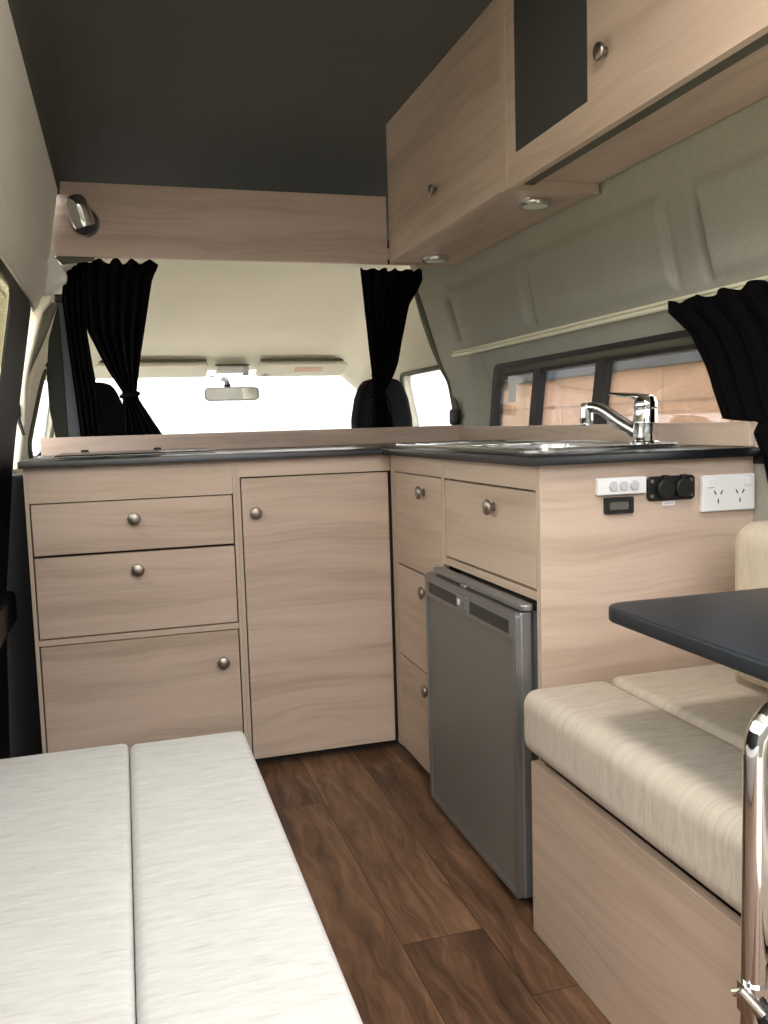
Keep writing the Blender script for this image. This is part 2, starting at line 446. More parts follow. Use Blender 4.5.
# sliding door: black frame, tinted glass, dark lower panel
dz = [(0, -.335), (.45, -.315), (.83, -.271), (1.24, -.198)]
dr = thing('door_1', '', '', (-.3, .9, 0)); del dr['label'], dr['category']; struct(dr)
m = MB(); m.plate([(YR, .80), (2.45, .80), (2.45, 1.25), (YR, 1.25)], [rrect(-.05, 2.07, .87, 1.195, .04)], lambda u, v, d: (lerp(dz, v)-d, u, v), .006, True)
m.build('frame', 'rubber', dr)
m = MB(); m.plate([(YR, 0), (2.45, 0), (2.45, .82), (YR, .82)], [], lambda u, v, d: (lerp(dz, v)-d, u, v), .03, True)
m.box(-.315, -.272, 1.2, 2.3, .42, .50, .012); m.build('door_panel', 'black', dr)
m = MB(); m.plate([(-.06, .86), (2.08, .86), (2.08, 1.205), (-.06, 1.205)], [], lambda u, v, d: (lerp(dz, v)-.0065-d, u, v), .003); m.build('pane', 'dtint', dr)
m = MB(); m.tube([(-.206, YR, 1.217), (-.206, 2.40, 1.221), (-.203, 2.46, 1.208)], .006, 8); m.tube([(-.216, YR, 1.196), (-.216, 2.26, 1.2)], .005, 8)
m.tube([(-.223, YR, 1.173), (-.223, 2.06, 1.175)], .0035, 8); struct(m.build('trim_1', 'alu', smooth=4))

# left B-pillar (cream), its dark gap and white sill
m = MB(); m.prism([(-.228, 1.26), (-.249, 1.164), (-.296, .92), (-.318, .784), (-.274, .784), (-.253, .906), (-.243, 1.015), (-.232, 1.065), (-.205, 1.155), (-.186, 1.215), (-.168, 1.238), (-.155, 1.262)], 2.60, 2.632, 'y', .010, 4)
m.prism([(-.37, .0), (-.37, .86), (-.26, 1.30), (-.19, 1.30), (-.23, 1.15), (-.30, .86), (-.32, 0)], 2.70, 2.97, 'y', .008, 2); struct(m.build('trim_2', 'cream', smooth=.6))
m = MB(); m.prism([(-.150, 1.245), (-.172, 1.244), (-.188, 1.229), (-.210, 1.168), (-.236, 1.08), (-.246, 1.036), (-.225, 1.08), (-.201, 1.127), (-.177, 1.182)], 2.645, 2.68, 'y', .003); struct(m.build('trim_3', 'olive', smooth=.6))
m = MB(); m.prism([(-.166, 1.42), (-.166, 1.408), (-.145, 1.364), (-.124, 1.331), (-.121, 1.316), (-.127, 1.304), (-.150, 1.288), (-.19, 1.225), (-.25, 1.225), (-.26, 1.339), (-.213, 1.45)], 2.655, 2.697, 'y', .010, 4); struct(m.build('trim_8', 'lining', smooth=.6))
m = MB(); m.box(-.345, -.2335, 2.47, 2.50, 0, .775, .006); struct(m.build('trim_7', 'rubber'))
# left cab door with its window
cabL = [(0, -.33), (.85, -.315), (1.28, -.205), (1.45, -.14)]
m = MB(); m.plate([(2.95, 0), (4.3, 0), (4.3, .95), (3.75, 1.34), (2.95, 1.42)], [rrect(3.17, 4.08, .80, 1.09, .08)], lambda u, v, d: (lerp(cabL, v)-.02+d, u, v), .03, True)
d2 = struct(m.build('door_2', 'cabdoor', origin=(-.3, 3.4, 0)))
m = MB()
rw = rrect(3.165, 4.085, .795, 1.095, .085)
m.tube([(lerp(cabL, z)+.014, y, z) for y, z in rw], .009, 8, closed=True); m.build('seal', 'olive', d2, smooth=4)
m = MB(); m.plate(rrect(3.165, 4.085, .795, 1.095, .08), [], lambda u, v, d: (lerp(cabL, v)-.008+d, u, v), .004, True); m.build('pane', 'glass', d2)

# right wall: felt lining with pressed panels, window opening
wr = [(0, 1.10), (.80, 1.102), (.90, 1.122), (1.02, 1.124), (1.06, 1.112), (1.10, 1.104), (1.20, 1.093), (1.385, 1.078), (1.50, 1.06), (1.62, 1.02), (1.72, .98)]
def sm(a, b, t):
    t = min(1, max(0, (t-a)/(b-a))); return t*t*(3-2*t)
WY0, WY1, WZ0, WZ1, WRAD = .05, 2.525, .80, 1.036, .05
PAN = [(2.24, 2.72), (1.58, 2.185), (.92, 1.455), (.25, .80)]
def wall_x(y, z):
    x = lerp(wr, z)
    for a, b in PAN:                              # shallow pressed panels between the ribs
        sh = .20*(z-1.22)
        yy = y-sh
        d = min(sm(a-.007, a+.007, yy), 1-sm(b-.012, b+.016, yy), sm(1.125, 1.155, z), 1-sm(1.30, 1.33, z))
        x -= .011*d
    for b in (2.72, 2.185, 1.455):                # creases beside the ribs
        yy = y-.20*(z-1.22)
        x += .034*math.exp(-((yy-b-.014)/.0125)**2)*sm(1.13, 1.16, z)*(1-sm(1.27, 1.31, z))
    for b in (2.24, 1.58):
        yy = y-.20*(z-1.22)
        x += .003*math.exp(-((yy-b+.014)/.010)**2)*sm(1.12, 1.16, z)*(1-sm(1.28, 1.31, z))
    t = sm(2.655, 2.87, y)                         # front pillar swells inward
    x -= t*lerp([(.86, -.01), (.96, .006), (1.07, .028), (1.32, .085), (1.5, .12)], z)
    x += .02*math.exp(-((y-2.615)/.035)**2)*sm(.8, .9, z)*(1-sm(1.0, 1.12, z))
    return x
def inwin(y, z):
    dx = max(WY0+WRAD-y, y-(WY1-WRAD), 0); dy = max(WZ0+WRAD-z, z-(WZ1-WRAD), 0)
    return WY0 < y < WY1 and WZ0 < z < WZ1 and math.hypot(dx, dy) < WRAD
ny, nz = 560, 172
m = MB(); m.grid(lambda u, v: (wall_x(YR+(2.87-YR)*u, 1.72*v), YR+(2.87-YR)*u, 1.72*v), ny, nz, lambda u, v: not inwin(YR+(2.87-YR)*u, 1.72*v) and not (YR+(2.87-YR)*u > 2.70 and v*1.72 > 1.495))
struct(m.build('wall_right', 'felt', smooth=4, solid=.006))
# its window: frame, mullions, three panes, and an unseen pane extended to admit light
w1 = bpy.data.objects.new('window_1', None); w1.location = (1.12, 1.5, .80); C.objects.link(w1); struct(w1)
m = MB(); m.plate(rrect(WY0-.014, WY1+.014, WZ0-.014, WZ1+.014, WRAD+.014, 8), [rrect(WY0+.012, WY1-.012, WZ0+.012, WZ1-.026, WRAD-.012, 8)], lambda u, v, d: (lerp(wr, v)-.006+d, u, v), .03)
m.build('frame', 'black', w1)
m = MB()
for k in range(60):
    pass
m.tube([(lerp(wr, WZ1-.01)-.008, y, WZ1-.008) for y in (.5, 1.0, 1.5, 2.0, 2.48)], .0085, 8); m.build('head_channel', 'olive', w1, smooth=4)
for nm, yc, w in (('mullion', 2.245, .020), ('mullion', 1.905, .022), ('mullion', 1.02, .02)):
    m = MB(); m.plate([(yc-w, WZ0), (yc+w, WZ0), (yc+w-.02, WZ1), (yc-w-.02, WZ1)][::1], [], lambda u, v, d: (lerp(wr, v)-.002+d, u, v), .022); m.build('mullion', 'black', w1)
for a, b, mt in ((2.24, WY1, 'tint'), (1.90, 2.24, 'tint2'), (1.02, 1.90, 'tint'), (WY0, 1.02, 'tint2')):
    m = MB(); m.plate([(a, WZ0), (b, WZ0), (b, WZ1), (a, WZ1)], [], lambda u, v, d: (lerp(wr, v)+.012+d, u, v), .003); m.build('pane', mt, w1)

# right cab door with window, its seal, and the pillar seal
cabR = [(0, 1.15), (.85, 1.135), (1.05, 1.095), (1.32, 1.0), (1.45, .95)]
m = MB(); m.plate([(2.885, 0), (4.25, 0), (4.25, .95), (3.75, 1.32), (2.885, 1.42)], [rrect(2.905, 3.50, .78, 1.075, .05)], lambda u, v, d: (lerp(cabR, v)+.075-d, u, v), .03, True)
d3 = struct(m.build('door_3', 'cabdoor', origin=(1.1, 3.5, 0)))
m = MB(); m.tube([(lerp(cabR, z)+.039, y, z) for y, z in rrect(2.90, 3.505, .775, 1.08, .055)], .009, 8, closed=True); m.build('seal', 'olive', d3, smooth=4)
m = MB(); m.plate(rrect(2.90, 3.505, .775, 1.08, .05), [], lambda u, v, d: (lerp(cabR, v)+.055+d, u, v), .004, True); m.build('pane', 'glass', d3)
m = MB(); m.tube([(wall_x(2.87, z)-.001, 2.875, z) for z in (.82, .90, .96, 1.02, 1.07, 1.15, 1.25, 1.33, 1.38)], [.009, .009, .009, .010, .012, .016, .018, .014, .008], 10, sub=4)
struct(m.build('trim_4', 'olive', smooth=4))

# cab: headlining, windscreen, dashboard
hp = [(2.72, 1.430), (3.0, 1.418), (3.3, 1.385), (3.6, 1.325), (3.85, 1.245), (4.0, 1.178), (4.06, 1.150)]
def hl(u, v):
    y = 2.72+1.34*u; x = -.19+1.30*v; z = lerp(hp, y)
    e = abs(2*v-1); z -= .20*max(0, e-.72)**1.7/(.28**1.7)*.6*(1 if v < .5 else sm(2.84, 3.08, y))
    return (x, y, z)
m = MB(); m.grid(hl, 40, 40); struct(m.build('trim_5', 'head', smooth=4, solid=.012))
w2 = bpy.data.objects.new('window_2', None); w2.location = (.47, 4.2, .75); C.objects.link(w2); struct(w2)
m = MB(); m.plate([(-.34, 0), (1.28, 0), (1.20, .62), (-.26, .62)], [], lambda u, v, d: (u, 4.52-.44*v/.62*1.05+d, .70+v*.73), .005); m.build('pane', 'glass', w2)
m = MB()
for a, b in (((-.33, 4.5, .70), (-.245, 4.06, 1.16)), ((1.27, 4.5, .70), (1.185, 4.06, 1.16))): m.tube([a, b], .03, 10)
m.build('pillar', 'cream', w2, smooth=4)
m = MB(); m.prism([(4.0, .45), (3.95, .70), (4.05, .78), (4.5, .78), (4.55, .70), (4.55, 0), (4.1, 0)], -.32, 1.25, 'x', .02); struct(m.build('trim_6', 'dash'))

# outside: darkened ground, added pale bounce pad, block wall beyond the right windows, house wall on the left, added light blocker behind
m = MB(); m.box(-25, 25, -20, 40, -.45, -.40); struct(m.build('ground', 'ground', origin=(0, 0, -.4)))
m = MB(); m.box(-9, 3.0, -2.1, 12, -.40, -.385); struct(m.build('bounce_pad', 'bounce_pad'))  # unseen pale pad added to bounce light up into the van
m = MB(); m.box(4.6, 4.75, 3.0, 11.2, -.40, 1.315); o = struct(m.build('wall_outside', 'block', origin=(4.6, 0, 0)))
m = MB(); m.box(4.52, 4.83, 2.95, 11.25, 1.315, 1.43, .01); m.build('capping', 'cap', o)
m = MB(); m.box(-1.9, -1.6, 7, 17, -.40, 3.6)
struct(m.build('wall_house', 'house', origin=(-1.6, 10, -.4)))
m = MB(); m.box(-7, 7, -4.2, -4.0, -.40, 2.0); struct(m.build('wall_rear_blocker', 'blocker', origin=(0, -4.1, -.4)))  # unseen wall added behind the camera to block low light

# ------------------------------------------------------------------ hardware helpers
def knob(parent, p, d, name='knob'):
    m = MB(); m.lathe([(.0085, 0), (.0085, .002), (.006, .004), (.0062, .0075), (.011, .0095), (.0148, .012), (.0156, .015), (.014, .018), (.009, .0205), (.004, .0215), (0, .0217)], p, d, 24)
    return m.build(name, 'nickel', parent, smooth=.6)
G = .003
def front_y(parent, name, x0, x1, z0, z1, kn=None, y=D):     # front facing -Y
    m = MB(); m.box(x0+G, x1-G, y, y+.016, z0+G, z1-G, .0012, 1); o = m.build(name, 'wx', parent)
    if kn: knob(o, (kn[0], y, kn[1]), (0, -1, 0))
    return o
def front_x(parent, name, y0, y1, z0, z1, kn=None, x=XR):    # front facing -X
    m = MB(); m.box(x, x+.016, y0+G, y1-G, z0+G, z1-G, .0012, 1); o = m.build(name, 'wy', parent)
    if kn: knob(o, (x, kn[0], kn[1]), (-1, 0, 0))
    return o

# ------------------------------------------------------------------ front kitchen run
t = thing('drawer_cabinet', 'pale wood cabinet at left end of kitchen with two drawers over a cupboard door', 'cabinet', (.02, 2.45, 0))
m = MB(); m.box(-.225, .266, D+.020, 2.72, .03, .80); m.box(-.21, .25, D+.05, 2.7, 0, .03); m.build('carcass', 'carc', t)
m = MB(); m.box(-.225, -.2165, D, D+.5, .0255, .80); m.build('stile', 'edge', t)
m = MB(); m.box(.2575, .266, D, D+.02, .0255, .80); m.build('stile', 'edge', t)
m = MB(); m.box(-.216, .257, D, D+.016, .7165, .80); m.build('rail', 'wx', t)
m = MB(); m.box(-.216, .257, D, D+.016, .3755, .3895); m.build('rail', 'wx', t)
front_y(t, 'drawer', -.2165, .2575, .589, .7165, (.017, .669))
front_y(t, 'drawer', -.2165, .2575, .3895, .589, (.019, .544))
front_y(t, 'door', -.2165, .2575, .0255, .3755, (.213, .293))

t = thing('corner_cabinet', 'pale wood kitchen cupboard in the corner with one tall door', 'cabinet', (.46, 2.45, 0))
m = MB(); m.box(.2665, .70, D+.020, 2.72, .03, .80); m.box(.28, .68, D+.045, 2.7, 0, .03); m.build('carcass', 'carc', t)
m = MB(); m.box(.2665, .2755, D, D+.02, .0255, .80); m.build('stile', 'edge', t)
m = MB(); m.box(.2755, .668, D, D+.016, .757, .80); m.build('rail', 'wx', t)
front_y(t, 'door', .2757, .6645, .0255, .7565, (.311, .666))

t = thing('drawer_column', 'narrow pale wood drawer stack between corner cupboard and grey fridge', 'cabinet', (.87, 2.0, 0))
m = MB(); m.box(XR+.020, 1.06, 1.803, 2.183, .03, .80); m.box(XR+.05, 1.05, 1.82, 2.17, 0, .03); m.build('carcass', 'carc', t)
m = MB(); m.box(XR, XR+.016, 2.148, 2.183, .0255, .80); m.build('stile', 'edge', t)
m = MB(); m.box(XR, XR+.016, 1.803, 2.147, .757, .80); m.build('rail', 'wy', t)
front_x(t, 'drawer', 1.803, 2.147, .518, .757, (1.923, .716))
front_x(t, 'drawer', 1.803, 2.147, .277, .518, (1.922, .479))
front_x(t, 'drawer', 1.803, 2.147, .0255, .277, (1.918, .242))

t = thing('fridge_cabinet', 'pale wood cabinet end housing the grey fridge under a single wide drawer', 'cabinet', (.88, 1.56, 0))
m = MB(); m.box(XR, 1.098, YP, YP+.016, 0, .80); m.build('end_panel', 'wx', t)
m = MB(); m.box(XR-.0006, XR, YP, YP+.016, 0, .80); m.build('edge_strip', 'edge', t)
m = MB(); m.box(1.06, 1.076, YP+.017, 1.80, 0, .80); m.build('back_board', 'carc', t)
m = MB(); m.box(XR+.022, XR+.034, YP+.017, 1.785, .567, .80); m.build('carcass', 'carc', t)
m = MB(); m.box(XR, XR+.016, 1.785, 1.8025, .566, .80); m.build('stile', 'edge', t)
m = MB(); m.box(XR, XR+.016, YP+.017, 1.7845, .757, .80); m.build('rail', 'wy', t)
m = MB(); m.box(XR, XR+.03, YP+.017, 1.7845, .5665, .5815); m.build('rail', 'wy', t)
front_x(t, 'drawer', YP+.018, 1.7845, .583, .756, (1.521, .715))

# worktop, upstands
wt = [(-.233, 2.160), (.640, 2.160), (.640, 1.305), (1.10, 1.305), (1.10, 2.728), (-.233, 2.728)]
m = MB(); m.plate(wt, [rrect(.742, .958, 1.497, 1.803, .06, 8)], lambda u, v, d: (u, v, .8005+d), ZT-.8005)
tops = [e for e in m.bm.edges if all(v.co.z > ZT-1e-4 for v in e.verts) and e.calc_face_angle(0) > .5]
bmesh.ops.bevel(m.bm, geom=tops, offset=.003, segments=2, profile=.5, affect='EDGES')
tag(m.build('worktop', 'top', smooth=.6), 'black L-shaped kitchen worktop running over all the pale cabinets', 'worktop')
m = MB(); m.box(-.228, 1.098, 2.7285, 2.7445, .79, .868, .0015); tag(m.build('upstand_board', 'wx'), 'long pale wood upstand board behind the worktop under the windscreen', 'upstand')
m = MB(); m.box(1.079, 1.095, 1.318, 2.727, ZT+.0005, .862, .0015); tag(m.build('upstand_board', 'wy'), 'pale wood upstand board beside the sink under the side window', 'upstand')

# cooktop with a dark lid, left
t = thing('cooktop', 'flat dark cooktop with low glass lid on left end of worktop', 'cooktop', (.04, 2.5, ZT))
m = MB(); m.box(-.17, .235, 2.33, 2.695, ZT+.0003, ZT+.004, .0015); m.build('base', 'steel', t)
m = MB(); m.box(-.165, .23, 2.335, 2.68, ZT+.0043, ZT+.007, .001); m.build('lid', 'hob', t)
for x in (-.105, .10): m = MB(); m.box(x-.011, x+.011, 2.682, 2.70, ZT+.004, ZT+.013, .003); m.build('hinge', 'black', t)

# sink and tap
t = thing('sink', 'stainless steel inset sink with drainer on right arm of worktop', 'sink', (.87, 1.85, ZT))
SX0, SX1, SY0, SY1 = .70, 1.04, 1.42, 2.28
rim = rrect(SX0, SX1, SY0, SY1, .05, 8)
bowl = rrect(.745, .955, 1.50, 1.80, .06, 8)
m = MB(); m.plate(rim, [bowl], lambda u, v, d: (u, v, ZT+.0006+d), .0035)
m.tube([(x, y, ZT+.0052) for x, y in rrect(SX0+.006, SX1-.006, SY0+.006, SY1-.006, .045, 8)], .0032, 8, closed=True)
m.build('rim', 'steel', t, smooth=.7)
b = bmesh.new(); rings = []
for k in range(9):
    a = k/8; z = ZT+.004-.13*min(1, a*1.3); s_ = 1-.10*a if a < .77 else .92*(1-(a-.77)/.23*.96)
    rings.append([b.verts.new((.85+(x-.85)*s_, 1.65+(y-1.65)*s_, z)) for x, y in bowl])
for A, B in zip(rings, rings[1:]):
    for i in range(len(A)): b.faces.new((A[i], A[(i+1) % len(A)], B[(i+1) % len(A)], B[i]))
b.faces.new(rings[-1]); m = MB(); m.add(b); m.build('basin', 'steel', t, smooth=.9)
m = MB()
for k in range(6):
    x = .755+.042*k; m.tube([(x, 1.88, ZT+.0045), (x, 2.22, ZT+.0045)], .0032, 8)
m.build('drainer', 'steel', t, smooth=4)
m = MB(); m.lathe([(.03, 0), (.028, .003), (.012, .004), (0, .002)], (.85, 1.65, ZT-.125), (0, 0, 1)); m.build('waste', 'chrome', t, smooth=.6)

TX, TY = .985, 1.50
t = thing('mixer_tap', 'chrome lever mixer tap with long spout beside the sink', 'tap', (TX, TY, ZT+.004))
m = MB(); m.lathe([(.030, .0042), (.030, .010), (.0245, .013), (.0235, .045), (.0245, .047), (.0245, .050), (.0235, .052), (.0232, .070), (.0225, .074)], (TX, TY, ZT), (0, 0, 1), 28); m.build('body', 'chrome', t, smooth=.6)
dx, dy = Vector((-.16, .225)).normalized()
SP = [(0, .0205), (.025, .0345), (.050, .049), (.074, .066), (.094, .078), (.112, .082), (.124, .081)]
m = MB(); m.tube([(TX+dx*a, TY+dy*a, ZT+z) for a, z in SP], [.0145, .0145, .014, .0128, .0118, .0112, .0108], 16, sub=5); m.build('spout', 'chrome', t, smooth=4)
e = (TX+dx*.124, TY+dy*.124)
m = MB(); m.lathe([(.0125, -.034), (.0135, -.030), (.0135, -.012), (.0125, 0), (.0125, .008), (.010, .012), (0, .013)], (e[0], e[1], ZT+.079), (0, 0, 1), 20); m.build('aerator', 'chrome', t, smooth=.6)
m = MB(); m.lathe([(.0225, .0745), (.0235, .078), (.0232, .088), (.019, .097), (.010, .102), (0, .103)], (TX, TY, ZT), (0, 0, 1), 28)
lv = [(-.012, .092), (.015, .099), (.040, .103), (.062, .106), (.074, .108)]
prev = None
b = bmesh.new(); R = []
px_, py_ = -dy, dx
for (a, z), w, h in zip(lv, (.017, .015, .010, .0085, .0075), (.010, .008, .005, .004, .003)):
    R.append([b.verts.new((TX+dx*a+px_*w*math.cos(q), TY+dy*a+py_*w*math.cos(q), ZT+z+h*math.sin(q))) for q in [2*PI*i/14 for i in range(14)]])
for A, B in zip(R, R[1:]):
    for i in range(14): b.faces.new((A[i], A[(i+1) % 14], B[(i+1) % 14], B[i]))
b.faces.new(R[0]); b.faces.new(R[-1]); bmesh.ops.recalc_face_normals(b, faces=b.faces[:]); m.add(b)
m.build('lever', 'chrome', t, smooth=.8)

# ------------------------------------------------------------------ fridge
FX = .635
t = thing('fridge', 'grey compact fridge with silver framed door in the kitchen end', 'fridge', (.85, 1.6, 0))
m = MB(); m.box(XR+.001, 1.05, 1.351, 1.782, .012, .545); m.build('body', 'fr_body', t)
for x, y in ((.70, 1.39), (.70, 1.75), (1.02, 1.39), (1.02, 1.75)):
    m = MB(); m.lathe([(.018, 0), (.018, .008), (.010, .0125)], (x, y, 0), (0, 0, 1), 14); m.build('foot', 'black', t)
dy0, dy1, dz0, dz1 = 1.361, 1.833, .020, .545
m = MB()
m.plate(rrect(dy0, dy1, dz0, dz1, .010, 4), [rrect(dy0+.012, dy1-.012, dz0+.010, .4935, .003, 3)], lambda u, v, d: (FX+d, u, v), .010)
m.box(FX+.0095, XR-.001, dy0, dy1, dz0, dz1, .004)
m.box(FX-.001, FX, dy0+.006, dy1-.006, .497, .5405)
d_ = m.build('door', 'fr_frame', t)
m = MB(); m.box(FX+.004, FX+.0098, dy0+.011, dy1-.011, dz0+.009, .4945); m.build('door_panel', 'fr_panel', d_)
m = MB(); m.box(FX-.0016, FX-.0008, dy0+.026, 1.565, .503, .527); m.box(FX-.0016, FX-.0008, 1.635, dy1-.028, .503, .527); m.build('grip_recess', 'fr_dark', d_)
m = MB(); m.box(FX-.005, FX, 1.572, 1.628, .500, .534, .0015); m.box(FX-.008, FX-.004, 1.578, 1.602, .508, .522, .001); m.build('latch', 'fr_frame', d_)
m = MB(); m.box(FX-.0062, FX-.005, 1.607, 1.622, .512, .524, .0005); m.build('badge', 'white', d_)
m = MB(); m.prism(rrect(FX+.006, XR-.003, 1.347, 1.800, .010, 4), .5485, .5605, 'z', .003); m.build('top_cap', 'fr_frame', t)
m = MB(); m.box(FX+.002, FX+.012, 1.600, 1.625, .5455, .553, .002); m.build('hinge_clip', 'fr_frame', t)

# ------------------------------------------------------------------ switches and sockets on the end panel
t = thing('switch_panel', 'white switch plate with three round buttons on the kitchen end panel', 'switch', (.819, YP, .75))
m = MB(); m.box(.772, .867, YP-.012, YP-.0003, .7445, .774, .002); m.build('plate', 'white', t)
for x in (.801, .8215, .842): m = MB(); m.lathe([(.0085, 0), (.0085, .003), (.0075, .0045), (0, .0047)], (x, YP-.0118, .7595), (0, -1, 0), 20); m.build('button', 'wgrey', t, smooth=.5)
t = thing('voltage_meter', 'small black meter with grey display below the white switches', 'meter', (.8165, YP, .711))
m = MB(); m.plate(rrect(.789, .844, .711, .7395, .002, 3), [rrect(.797, .836, .718, .7325, .001, 2)], lambda u, v, d: (u, YP-d, v), .008); m.box(.790, .843, YP-.003, YP+.001, .712, .7385); m.build('bezel', 'black', t)
m = MB(); m.box(.797, .836, YP-.005, YP-.003, .718, .7325); m.build('display', 'lcd', t)
t = thing('power_socket', 'black double twelve volt socket with two round caps on end panel', 'socket', (.921, YP, .73))
m = MB(); m.prism(rrect(.873, .9695, .729, .772, .008, 5), YP-.006, YP-.0003, 'y', .0015); m.build('plate', 'black', t)
for x in (.905, .942):
    m = MB(); m.lathe([(.0175, 0), (.0175, .010), (.015, .0125), (0, .013)], (x, YP-.0058, .7505), (0, -1, 0), 24); m.box(x-.006, x+.006, YP-.016, YP-.006, .767, .774, .002); m.build('cap', 'rubber', t, smooth=.5)
for x in (.8815, .961):
    for z in (.7375, .7635): m = MB(); m.lathe([(.0036, 0), (.003, .0018), (0, .0022)], (x, YP-.0058, z), (0, -1, 0), 12); m.build('screw', 'nickel', t, smooth=.6)
m = MB(); m.box(.906, .931, YP-.0008, YP, .7195, .7265)
s_ = tag(m.build('sticker', 'paper'), 'tiny white sticker under the black twelve volt socket', 'sticker')
m = MB()
for x0, x1 in ((.909, .913), (.9145, .9215), (.9235, .928)): m.box(x0, x1, YP-.0011, YP-.0008, .7215, .7245)
m.build('print', 'wgrey', s_)
t = thing('wall_outlet', 'white double mains outlet on the kitchen end panel near the seat', 'outlet', (1.037, YP, .70))
m = MB(); m.box(.981, 1.093, YP-.011, YP-.0003, .704, .769, .0025); p_ = m.build('plate', 'white', t)
for x in (.998, 1.076): m = MB(); m.box(x-.0075, x+.0075, YP-.0135, YP-.0108, .7475, .7625, .0015); m.build('switch', 'white', t)
for x in (1.014, 1.060):
    m = MB()
    for sx in (-1, 1):
        b = bmesh.new(); bmesh.ops.create_cube(b, size=1)
        m.add(b, Matrix.Translation((x+sx*.0068, YP-.011, .738)) @ Matrix.Rotation(sx*.5, 4, 'Y') @ Matrix.Diagonal((.0022, .0012, .008, 1)))
    m.box(x-.0011, x+.0011, YP-.0116, YP-.0104, .7185, .7265); m.build('socket_slot', 'slot', t)

# ------------------------------------------------------------------ right-hand bench
t = thing('bench_base', 'pale wood bench box under the beige cushions beside the fridge', 'bench', (.86, .5, 0))
m = MB(); m.box(.632, .648, -.1, 1.300, 0, .303, .001, 1); m.build('front_panel', 'wy', t)
m = MB(); m.box(.6325, .6475, 1.3, 1.3006, 0, .303); m.build('edge_strip', 'edge', t)
m = MB(); m.box(.648, 1.095, 1.284, 1.3005, 0, .303); m.build('end_panel', 'wx', t)
m = MB(); m.box(.648, 1.095, -.1, -.084, 0, .303); m.build('end_panel', 'wx', t)
m = MB(); m.box(.650, 1.095, -.098, 1.298, .3035, .3165); m.build('seat_board', 'rubber', t)  # black board gives the shaded gap under the cushions
CG = 'beige bench cushions'
m = MB(); m.soft(.619, .7905, -.1, 1.318, .318, .427, .026, .003, 14)
c1 = tag(m.build('seat_cushion', 'linen2', smooth=4), 'beige bench cushion in front, overhanging the pale wood bench panel', 'cushion', CG)
m = MB(); m.soft(.7925, 1.085, -.1, 1.318, .318, .428, .013, .003, 14)
tag(m.build('seat_cushion', 'linen2', smooth=4), 'beige bench cushion behind, against the wall below the black table', 'cushion', CG)
# back cushion along the wall, its far top corner rounded off
m = MB(); m.soft(.943, 1.085, -.1, 1.205, .4345, .702, .036, .008, 14)
tag(m.build('back_cushion', 'linen3', smooth=4), 'beige back cushion standing against right wall beyond the black table', 'cushion', None)

# table with chrome cantilever leg
TZ = .622
t = thing('table', 'black topped table with rounded corner on a bent chrome leg', 'table', (.58, .69, 0))
m = MB(); m.prism(rrect(.617, 1.0, .20, 1.052, .035, 8), TZ-.021, TZ, 'z', .004, 3); m.build('tabletop', 'table', t, smooth=.6)
PXX, PYY = .580, .692
m = MB(); m.tube([(PXX, PYY, .002), (PXX, PYY, .25), (PXX, PYY, .50), (PXX, PYY, .548), (PXX+.006, PYY, .568), (PXX+.019, PYY, .582), (PXX+.04, PYY, .5875), (PXX+.12, PYY, .5875), (PXX+.30, PYY, .5875)], .0128, 24, sub=6); m.build('leg', 'chrome', t, smooth=4)
m = MB(); m.lathe([(.0165, 0), (.0165, .030)], (PXX, PYY, .277), (0, 0, 1), 24); m.box(PXX, .631, PYY-.016, PYY+.016, .279, .305, .003)
m.box(.622, .6315, PYY-.035, PYY+.035, .245, .30, .003)
c_ = m.build('clamp', 'chrome', t, smooth=.5)
m = MB(); m.tube([(PXX-.020, PYY-.004, .304), (PXX-.006, PYY-.020, .285)], .0062, 12); m.tube([(PXX-.022, PYY+.004, .296), (PXX-.014, PYY-.006, .302)], .004, 10); m.build('bolt', 'steel', c_, smooth=.6)
m = MB(); m.lathe([(.009, 0), (.012, .004), (.012, .016), (.009, .020), (0, .021)], (PXX-.006, PYY-.020, .287), (.75, -.35, -.75), 10); m.build('clamp_knob', 'black', c_, smooth=.5)
m = MB(); m.lathe([(.022, .0005), (.022, .006), (.0135, .010)], (PXX, PYY, 0), (0, 0, 1), 24); m.build('foot', 'black', t, smooth=.6)

# ------------------------------------------------------------------ left-hand bench
t = thing('bench_base', 'pale wood bench box under the cream seat cushions on left side', 'bench', (-.07, .3, 0))
m = MB(); m.box(.105, .121, -.1, 1.245, 0, .30); m.build('front_panel', 'wy', t)
m = MB(); m.box(-.255, .105, 1.229, 1.245, 0, .30); m.build('end_panel', 'wx', t)
m = MB(); m.box(-.255, .105, -.1, -.084, 0, .30); m.build('end_panel', 'wx', t)
m = MB(); m.box(-.255, .121, -.1, 1.245, .3005, .314); m.build('seat_board', 'carc', t)
CG2 = 'cream cushions of the left bench'
m = MB(); m.soft(-.0152, .154, -.1, 1.305, .315, .421, .011, .002, 14)
tag(m.build('seat_cushion', 'linen', smooth=4), 'cream linen seat cushion next to the aisle on left bench', 'cushion', CG2)
m = MB(); m.soft(-.262, -.0158, -.1, 1.312, .315, .421, .009, .002, 14)
tag(m.build('seat_cushion', 'linen', smooth=4), 'cream linen seat cushion next to the sliding door on left bench', 'cushion', CG2)

